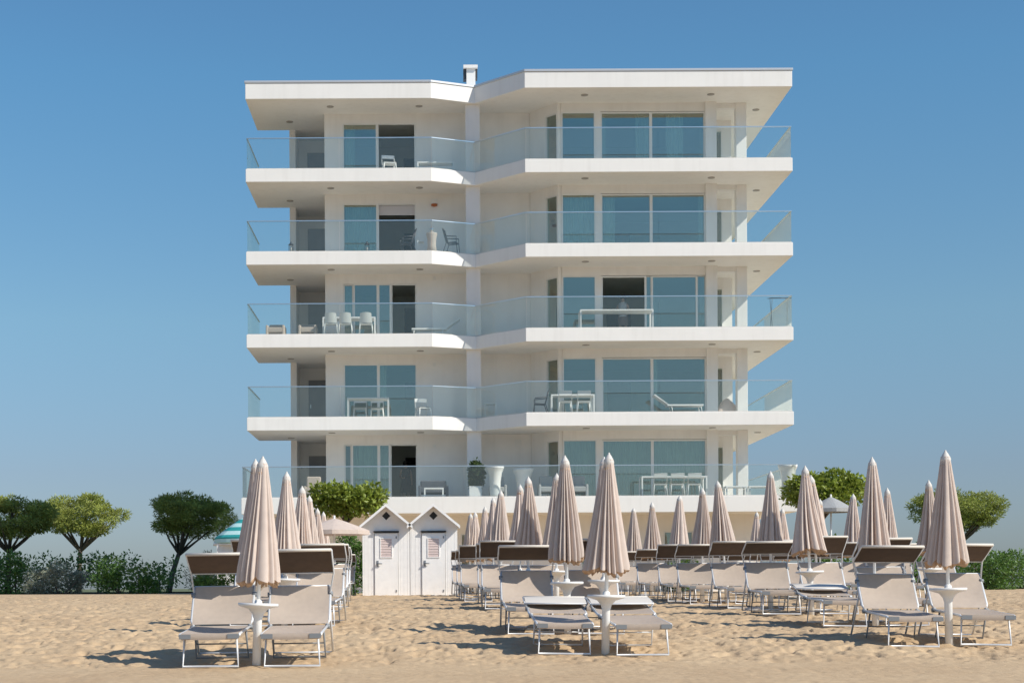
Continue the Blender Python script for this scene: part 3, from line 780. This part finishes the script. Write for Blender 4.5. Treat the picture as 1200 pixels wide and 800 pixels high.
lup, lflat = make_lounger(True), make_lounger(False)
lused = {True: False, False: False}
def place_lounger(x, Y, up, label, group, rz=0):
    pr = lup if up else lflat
    z = gz(x, Y+.1)
    tilt = math.atan2(gz(x, Y+1.6)-z, 1.55)
    if not lused[up]: o = pr; lused[up] = True; o['label'] = label; o['group'] = group; o.location = (x, Y, z+.0)
    else: o = dup(pr, (x, Y, z+.0), label=label, group=group)
    o.rotation_euler = (tilt*.9, rnd.uniform(-.012, .012), rz)
    if up:
        ba = rnd.uniform(-.07, .09) if Y > 24 else 0; p2 = Vector((0, 1.14, .425))
        BM = Matrix.Translation(p2) @ Matrix.Rotation(ba, 4, 'X') @ Matrix.Translation(-p2)
        for c in kids(o):
            if c.name.startswith('back'): c.matrix_local = BM
            if c.name.startswith('sun_hood'):
                a = rnd.uniform(-.14, .10)+ba; pv = Vector((0, 1.56, .395+.675))
                c.matrix_local = BM @ Matrix.Translation(pv) @ Matrix.Rotation(a-ba, 4, 'X') @ Matrix.Translation(-pv)
    return o

GU, GLn = 'closed beige umbrellas standing in rows on the sand', 'beige sun loungers set in pairs beside the umbrellas'
ui = 0
for key, (rowname, lst) in rows.items():
    for n, (px, Y, tip) in enumerate(lst):
        o_ = ORD[n]
        x, _y = place_umb(ui % 5, px, Y, tip, 'closed beige beach umbrella, %s from the front in the %s' % ('first' if n == 0 else o_, rowname), GU); ui += 1
        for side, off in (('left', -.53), ('right', .47)):
            up = not (key == 'mid' and n == 0)
            if key == 'right' and n == 1 and side == 'left': up = False
            desc = 'hood raised' if up else 'backrest folded flat'
            place_lounger(x+off+rnd.uniform(-.02, .02), Y-.22+rnd.uniform(-.1, .1), up,
                'beige lounger with %s, %s of the %s umbrella in the %s' % (desc, side, 'first' if n == 0 else o_, rowname), GLn, rnd.uniform(-.03, .03) if n else (.06 if (key == 'mid' and side == 'right') else .0))
for px, Y, tip, lab in ((707, 24.6, (707.7, 535), 'closed beige umbrella half hidden behind the tallest front umbrella of the middle row'),
                        (652, 31.8, (652.5, 554), 'closed beige umbrella almost hidden behind the second umbrella of the middle row'),
                        (299, 24, (299.5, 537.5), 'closed beige umbrella almost hidden behind the front left umbrella'),
                        (551, 53, (551.5, 601), 'slim closed beige umbrella close to the right wall of the cabins'),
                        (960, 31.4, (950, 556), 'closed beige umbrella hidden behind the third umbrella of the right row')):
    place_umb(ui % 5, px, Y, tip, lab, GU); ui += 1

# open parasols
def open_parasol(name, label, px, Y, rad, ztop_, zrim, m, n=8, val=.12):
    x, _ = P(px, 650, Y); g_ = gz(x, Y); t = thing(name, label, 'umbrella', (x, Y, g_))
    mb = MB(); k = n*4; rows_ = 6; vs = []
    for i in range(rows_+1):
        v = i/rows_
        for j in range(k):
            a = 2*PI*j/k; f = (j % 4)/4; sag = 1-.05*math.sin(PI*f)*v
            vs.append((rad*v*sag*math.cos(a), rad*v*sag*math.sin(a), ztop_+(zrim-ztop_)*v**1.15-g_))
    mb.add(vs, [(i*k+j, i*k+(j+1) % k, (i+1)*k+(j+1) % k, (i+1)*k+j) for i in range(rows_) for j in range(k)], False)
    lv = vs[-k:]; mb.add(lv+[(p[0]*1.0, p[1]*1.0, p[2]-val) for p in lv], [(j, (j+1) % k, k+(j+1) % k, k+j) for j in range(k)])
    c = mb.build('canopy', m, t)
    r = MB()
    for j in range(n):
        a = 2*PI*j/n; r.tube([(0, 0, ztop_-g_-.03), (rad*.97*math.cos(a), rad*.97*math.sin(a), zrim-g_-.03)], .012, 5)
    r.build('rib', 'greyplastic', c)
    MB().tube([(0, 0, -.1), (0, 0, ztop_-g_+.08)], .03, 8).build('pole', 'white', t)
open_parasol('parasol', 'open cream parasol between the trimmed tree and the cabins', 392, 47, 1.02, 2.02, 1.66, 'canopy')
open_parasol('parasol', 'open teal and pale striped parasol at the left of the building', 289, 57, 1.12, 2.55, 1.78, 'teal', val=.18)
open_parasol('parasol', 'open dull grey parasol under the tree at the right end', 974, 54, .75, 2.95, 2.55, 'wicker')
# small white kiosk below the striped parasol
kx, _ = P(270, 650, 60)
k_ = thing('kiosk', 'small white kiosk with dark opening under the striped parasol', 'kiosk', (kx, 60, -.2))
kb = MB().box(-.5, .08, 0, 1.4, 0, 1.8).box(.62, .72, 0, 1.4, 0, 1.8).box(.08, .62, .3, 1.4, 0, 1.8).box(.08, .62, 0, .3, 1.5, 1.8); kb.build('wall', 'white', k_)
MB().lathe([(.0, 1.8), (.82, 1.8), (.80, 1.92), (.5, 2.05), (0, 2.1)], 18, (.1, .6, 0)).build('roof', 'white', k_)
MB().box(.1, .6, .22, .29, 0, 1.48).build('door', 'roomdark', k_)  # near-black panel filling the opening, its shade put into the colour

# ------------------------------------------------------------------ balcony furniture
def table(name, label, x, y, z, wd, dp, h, th=.05, lg=.05, m='white', group=None, cat='table'):
    t = thing(name, label, cat, (x, y, z), group=group)
    bevel(MB().box(-wd/2, wd/2, -dp/2, dp/2, h-th, h).build('tabletop', m, t), .006, 1)
    for sx in (-1, 1):
        for sy in (-1, 1):
            cx0 = sx*(wd/2-lg/2); cy0 = sy*(dp/2-lg/2)
            MB().box(cx0-lg/2, cx0+lg/2, cy0-lg/2, cy0+lg/2, 0, h-th).build('leg', m, t)
    return t
def make_chair(solid, m='white'):
    t = thing('chair', 'x', 'chair')
    w2 = .24
    MB().sheet(lambda u, v: ((u-.5)*2*w2, -.22+.44*v, .45-.02*math.sin(PI*u)*math.sin(PI*v)), 6, 6).box(-w2, w2, -.22, .22, .40, .425).build('seat', m, t)
    if solid:
        MB().sheet(lambda u, v: ((u-.5)*2*w2*(1-.12*v), .22+.10*v-.07*(2*u-1)**2, .44+.38*v-.03*abs(2*u-1)**3*v), 8, 5).sheet(lambda u, v: ((u-.5)*2*w2*(1-.12*v), .245+.10*v-.07*(2*u-1)**2, .44+.38*v-.03*abs(2*u-1)**3*v), 8, 5).build('backrest', m, t)
    else:
        b = MB(); b.tube([(-w2, .2, .42), (-w2, .27, .80), (w2, .27, .80), (w2, .2, .42)], .018, 6)
        b.box(-w2, w2, .25, .275, .68, .80).build('backrest', m, t)
    for sx in (-1, 1):
        for sy in (-1, 1):
            MB().tube([(sx*(w2-.02), sy*.19, .41), (sx*(w2+.015), sy*.235, 0)], [.026, .018], 6).build('leg', m, t)
        if not solid: pass
    if solid:
        pass
    return t
def make_armchair():
    t = thing('wire_chair', 'x', 'chair')
    f = MB()
    for s in (-1, 1):
        f.tube([(s*.26, -.28, 0), (s*.26, -.24, .42), (s*.26, .15, .40), (s*.26, .30, .95)], .016, 6)
        f.tube([(s*.26, .15, .40), (s*.26, .28, 0)], .016, 6)
        f.tube([(s*.26, -.24, .62), (s*.26, .22, .66)], .02, 6).tube([(s*.26, -.24, .42), (s*.26, -.24, .62)], .012, 6)
    f.tube([(-.26, .30, .95), (.26, .30, .95)], .016, 6).build('frame', 'darkmetal', t)
    b = MB()
    for i in range(9):
        x = -.22+i*.055; b.tube([(x, -.24, .43), (x, .15, .41), (x, .30, .94)], .006, 4)
    b.build('seat', 'darkmetal', t)
    return t
def make_chaise():
    t = thing('deck_chaise', 'x', 'sun lounger')
    MB().box(-.9, .45, -.32, .32, .28, .33).build('seat', 'white', t)
    a = Vector((.42, 0, .31)); 
    MB().add([(.40, -.32, .30), (.40, .32, .30), (.95, .32, .68), (.95, -.32, .68), (.42, -.32, .34), (.42, .32, .34), (.93, .32, .72), (.93, -.32, .72)],
             [(0, 1, 2, 3), (7, 6, 5, 4), (0, 4, 5, 1), (1, 5, 6, 2), (2, 6, 7, 3), (3, 7, 4, 0)]).build('backrest', 'white', t)
    for x in (-.8, .3):
        MB().tube([(x, -.28, .28), (x-.05, -.28, 0), (x-.05, .28, 0), (x, .28, .28)], .018, 6).build('leg', 'white', t)
    return t
protoF = {'solid': make_chair(True), 'open': make_chair(False), 'arm': make_armchair(), 'chaise': make_chaise(), 'wicker': None}
usedF = set()
def furn(kind, px, Y, k, rz, label, group=None, scale=None):
    x, _ = P(px, 688-ztop(k)*F/Y, Y); pr = protoF[kind]
    loc = (x, Y, ztop(k)+.004)
    if kind in usedF: o = dup(pr, loc, (0, 0, rz), label, group)
    else:
        usedF.add(kind); o = pr; o.location = loc; o.rotation_euler = (0, 0, rz); o['label'] = label
        if group: o['group'] = group
    if scale: o.scale = scale
    return o
def ftab(name, label, px0, px1, k, Y, h, dp=.8, **kw):
    py = 688-ztop(k)*F/Y; x0, _ = P(px0, py, Y); x1, _ = P(px1, py, Y)
    return table(name, label, (x0+x1)/2, Y+dp/2, ztop(k)+.004, x1-x0, dp, h, **kw)
G1 = 'white chairs at the third balcony table, left wing'
G2 = 'white chairs at the lowest balcony table, left wing'
G3 = 'white chairs at the lowest balcony table, right wing'
G4 = 'white chairs at the long terrace table'
ftab('dining_table', 'white dining table with three chairs, on the second balcony of the left wing', 378, 440, 2, 61.9, .74)
for i, (px, lab) in enumerate(((388, 'leftmost'), (405, 'middle'), (429, 'rightmost'))):
    furn('solid', px, 61.65, 2, PI, lab+' white moulded chair at the left wing second balcony table', G1)
ftab('dining_table', 'white square table with two chairs behind, on the lowest balcony of the left wing', 407, 455.5, 1, 61.5, .74)
for px, lab in ((422, 'left'), (442, 'right')): furn('open', px, 62.5, 1, 0, lab+' of two white chairs behind the square table, lowest left balcony', G2)
furn('open', 496, 62.4, 1, .4, 'pale chair standing alone near the corner of the lowest left balcony')
ftab('dining_table', 'long white table on the second balcony of the right wing, before the open door', 680, 766, 2, 60.4, .72)
ftab('dining_table', 'white table with two chairs, on the lowest balcony of the right wing', 646, 697, 1, 60.8, .74)
for px, lab in ((662, 'left'), (684, 'right')): furn('open', px, 60.55, 1, PI, lab+' of two white chairs at the lowest right balcony table', G3)
furn('arm', 634, 61.2, 1, -PI/2, 'wire armchair at the left end of the lowest right balcony table')
ftab('dining_table', 'long white terrace table with three chairs, in front of the curtained windows', 752, 829, 0, 60.2, .74)
for px, lab in ((773, 'leftmost'), (793, 'middle'), (813, 'rightmost')): furn('open', px, 60.05, 0, PI, lab+' white chair at the long terrace table', G4)
furn('arm', 478, 62.0, 3, -PI/2+.2, 'left of two dark wire armchairs on the third left balcony', 'wire armchairs on the third left balcony')
furn('arm', 529, 62.0, 3, PI/2-.2, 'right of two dark wire armchairs on the third left balcony', 'wire armchairs on the third left balcony')
ftab('side_table', 'small white side table between the two wire armchairs', 489, 498, 3, 61.8, .50, dp=.4)
furn('chaise', 510, 62.4, 2, 0, 'white reclining deck chair at the corner of the second left balcony')
furn('chaise', 795, 61.0, 1, PI, 'white deck chair with raised back on the lowest right balcony')
ftab('bench', 'low white bench frame at the corner of the top left balcony', 489, 532, 4, 62.0, .42, dp=.5, cat='bench')
furn('open', 456, 62.3, 4, .2, 'chair in front of the open door on the top left balcony')
for px0, px1, lab in ((851, 876, 'left'), (878, 903, 'right')):
    ftab('low_table', lab+' of two low white tables near the right end of the terrace', px0, px1, 0, 60.2, .36, dp=.6, group='low tables on the terrace')
ftab('low_table', 'low white table in front of the charcoal sofa', 497, 520, 0, 60.3, .36, dp=.5)
ftab('side_table', 'tiny white table in the middle of the lowest balcony', 568, 582, 1, 62.4, .62, dp=.4)
# sofa
def sofa(name, label, px0, px1, k, Y, m, h=.78):
    py = 688-ztop(k)*F/Y; x0, _ = P(px0, py, Y); x1, _ = P(px1, py, Y); wd = x1-x0
    t = thing(name, label, 'sofa' if wd > 1 else 'armchair', ((x0+x1)/2, Y, ztop(k)+.004))
    bevel(MB().box(-wd/2+.02, wd/2-.02, -.35, .3, .22, .42).build('seat', m, t), .04, 3)
    bevel(MB().box(-wd/2+.02, wd/2-.02, .3, .48, .2, h).build('backrest', m, t), .05, 3)
    for s in (-1, 1): bevel(MB().box(s*wd/2-.05, s*wd/2+.05, -.36, .45, .0, .50).build('armrest', m, t), .03)
    return t
sofa('sofa', 'charcoal cushioned sofa on the terrace right of the open door', 492, 524, 0, 61.5, 'sofa', .72)
sofa('armchair', 'beige armchair at the left end of the terrace', 358, 376, 0, 61.5, 'fabric', .9)
for px, lab in ((583, 'leftmost'), (640, 'second from the left'), (678, 'rightmost')):
    sofa('wicker_armchair', lab+' grey wicker armchair behind the terrace glass', px-8, px+9, 0, 61.2, 'wicker', .85)
sofa('wicker_armchair', 'left of two low pale armchairs, second left balcony', 314, 333, 2, 62.6, 'fabric', .62)
sofa('wicker_armchair', 'right of two low pale armchairs, second left balcony', 352, 370, 2, 62.6, 'fabric', .62)
# planters
def vase(px, k, Y, s, label, h=1.15):
    x, _ = P(px, 560, Y); t = thing('planter', label, 'planter', (x, Y, ztop(k)+.004))
    MB().lathe([(.22*s, 0), (.23*s, .1), (.25*s, .5*h), (.31*s, .78*h), (.39*s, .92*h), (.40*s, .93*h), (.40*s, h), (.36*s, h), (.33*s, .9*h), (0.0, .88*h)], 28).build('pot', 'white', t)
    return t
vase(580, 0, 60.3, .85, 'tall flared white planter right of the potted shrub on the terrace')
vase(613, 0, 61.6, 1.0, 'flared white planter standing further back near the terrace wall lamp')
vase(923, 0, 60.4, .9, 'tall flared white planter at the right end of the terrace', 1.15)
x, _ = P(557, 560, 60.6)
pt = thing('potted_shrub', 'dense dark green shrub in a square white pot on the terrace', 'plant', (x, 60.6, Z0+.004))
MB().box(-.23, .23, -.23, .23, 0, .42).build('pot', 'white', pt)
lp = lumps((0, 0, .86), (.29, .29, .50), 20, rs, (.4, .55)); leaves(cloud(lp, 240, rs), .10, rs).build('foliage', 'box', pt)
MB().tube([(0, 0, .3), (0, 0, 1.0)], .025, 6).build('stem', 'bark', pt)
# cooler / bucket on pedestal at the corner of the third balcony
x, _ = P(506, 290, 61.6)
u = thing('pedestal_urn', 'beige covered stand topped with a small metal bucket, third left balcony', 'urn', (x, 61.6, ztop(3)+.004))
MB().lathe([(.20, 0), (.16, .25), (.17, .5), (.21, .68), (.21, .72), (.05, .74)], 18).build('stand', 'canopy', u)
MB().lathe([(.07, .74), (.09, .9), (.07, .92), (.02, .95), (.02, 1.0)], 12).build('bucket', 'steel', u)
for px, lab in ((341, 'small lantern near the left end of the third balcony'), (430, 'small lantern in front of the third left balcony window')):
    x, _ = P(px, 290, 61.5); t = thing('lantern', lab, 'lantern', (x, 61.5, ztop(3)+.004))
    MB().box(-.09, .09, -.09, .09, 0, .03).box(-.08, -.065, -.08, -.065, .03, .28).box(.065, .08, -.08, -.065, .03, .28).box(-.08, -.065, .065, .08, .03, .28).box(.065, .08, .065, .08, .03, .28).lathe([(.11, .28), (.03, .36), (.02, .40)], 8).build('frame', 'darkmetal', t)
    MB().lathe([(.035, .03), (.035, .18), (.004, .19)], 10).build('candle', 'piping', t)
# beige cloth cover slumped at the east end of the lowest balcony
x0, _ = P(846, 478, 62.8)
fp = thing('cloth_cover', 'beige cloth cover slumped over furniture at the right end of the lowest balcony', 'cover', (x0+.25, 62.6, ztop(1)+.004))
MB().sheet(lambda u, v: (-.45+.95*u, (v-.5)*.7, max(0.0, .72*math.sin(PI*min(1, .15+u*.9))*(1-(2*v-1)**4)+.05*math.sin(u*15+v*8))), 16, 10).build('cloth', 'canopy', fp)
xd, _ = P(913, 350, 60.9)
dk = thing('drying_rack', 'thin dark drying rack on the second balcony, right side', 'rack', (xd, 60.9, ztop(2)+.004))
fr = MB()
for s in (-1, 1): fr.tube([(s*.30, -.22, 0), (s*.30, .22, 1.22)], .010, 5).tube([(s*.30, .22, 0), (s*.30, -.22, 1.16)], .010, 5)
fr.tube([(-.40, -.22, 1.16), (.40, -.22, 1.16)], .012, 5).tube([(-.40, .22, 1.22), (.40, .22, 1.22)], .012, 5).build('frame', 'darkmetal', dk)

# ------------------------------------------------------------------ people
def person(label, loc, rz, top, bottom, hair, pose):
    t = thing('person', label, 'person', loc, rz)
    J = {'pel': (0, 0, .93), 'chest': (0, -.01, 1.22), 'neck': (0, 0, 1.42), 'head': (0, -.015, 1.50), 'crown': (0, -.02, 1.62),
         'sl': (-.17, 0, 1.37), 'el': (-.24, .0, 1.10), 'wl': (-.14, -.2, 1.02), 'hl': (-.09, -.27, 1.05),
         'sr': (.17, 0, 1.37), 'er': (.23, .02, 1.10), 'wr': (.24, -.05, .86), 'hr': (.24, -.08, .76),
         'hpl': (-.09, 0, .88), 'kl': (-.10, -.02, .50), 'al': (-.10, .02, .09), 'tl': (-.11, -.13, .03),
         'hpr': (.09, 0, .88), 'kr': (.11, -.03, .50), 'ar': (.12, .02, .09), 'tr': (.13, -.13, .03)}
    J.update(pose)
    rad = {'pel': .14, 'chest': .135, 'neck': .055, 'head': .085, 'crown': .075, 'sl': .06, 'sr': .06, 'el': .042, 'er': .042, 'wl': .028, 'wr': .028, 'hl': .035, 'hr': .035,
           'hpl': .10, 'hpr': .10, 'kl': .058, 'kr': .058, 'al': .036, 'ar': .036, 'tl': .03, 'tr': .03}
    names = list(J); idx = {n: i for i, n in enumerate(names)}
    E = [('pel', 'chest'), ('chest', 'neck'), ('neck', 'head'), ('head', 'crown'), ('chest', 'sl'), ('sl', 'el'), ('el', 'wl'), ('wl', 'hl'), ('chest', 'sr'), ('sr', 'er'), ('er', 'wr'), ('wr', 'hr'),
         ('pel', 'hpl'), ('hpl', 'kl'), ('kl', 'al'), ('al', 'tl'), ('pel', 'hpr'), ('hpr', 'kr'), ('kr', 'ar'), ('ar', 'tr')]
    me = bpy.data.meshes.new('body'); me.from_pydata([J[n] for n in names], [(idx[a], idx[b]) for a, b in E], [])
    me.materials.append(M['skin']); o = bpy.data.objects.new('body', me); C.objects.link(o); o.parent = t
    sk = o.modifiers.new('skin', 'SKIN'); sk.use_smooth_shade = True
    for i, n in enumerate(names):
        v = me.skin_vertices[0].data[i]; v.radius = (rad[n], rad[n]*(.75 if n in ('pel', 'chest') else 1)); v.use_root = (n == 'pel')
    sb = o.modifiers.new('sub', 'SUBSURF'); sb.levels = 2; sb.render_levels = 2
    # clothes
    def ell(z, rx, ry, cy=0): return [(rx*math.cos(a), cy+ry*math.sin(a), z) for a in [2*PI*i/20 for i in range(20)]]
    def garment(rings, name, m):
        vs = [p for r_ in rings for p in r_]; n = len(rings)
        MB().add(vs, [(i*20+j, i*20+(j+1) % 20, (i+1)*20+(j+1) % 20, (i+1)*20+j) for i in range(n-1) for j in range(20)], True).build(name, m, t)
    garment([ell(.86, .185, .15), ell(1.0, .175, .14), ell(1.15, .165, .135), ell(1.30, .19, .135), ell(1.39, .17, .11), ell(1.43, .08, .075)], 'top', top)
    if bottom[1] == 'skirt': garment([ell(.45, .25, .22), ell(.7, .215, .19), ell(.9, .18, .15), ell(.98, .168, .138)], 'skirt', bottom[0])
    else: garment([ell(.52, .20, .13), ell(.7, .205, .15), ell(.95, .178, .145)], 'shorts', bottom[0])
    MB().lathe([(.02, -.06), (.09, -.05), (.115, .02), (.11, .08), (.07, .125), (.01, .14)], 16, (0, .012, 1.60)).build('hair', hair, t)
    f = MB(); f.lathe([(.0, -.012), (.012, 0), (.0, .012)], 6, (-.035, -.105, 1.575)).lathe([(.0, -.012), (.012, 0), (.0, .012)], 6, (.035, -.105, 1.575)).build('eyes', 'black', t)
    return t
x, _ = P(475.5, 560, 65)
person('person in dark dress with dark hair standing inside the open terrace door', (x, 65, Z0+.004), .2, 'darkcloth', ('darkcloth', 'skirt'), 'hair', {})
x, _ = P(730, 370, 63.0)
person('person in pale top and brown shorts standing behind the long white table', (x, 63.0, ztop(2)+.004), -.3, 'palecloth', ('brownshort', 'shorts'), 'hair', {'er': (.25, -.1, 1.12), 'wr': (.15, -.28, 1.0), 'hr': (.1, -.34, .98)})
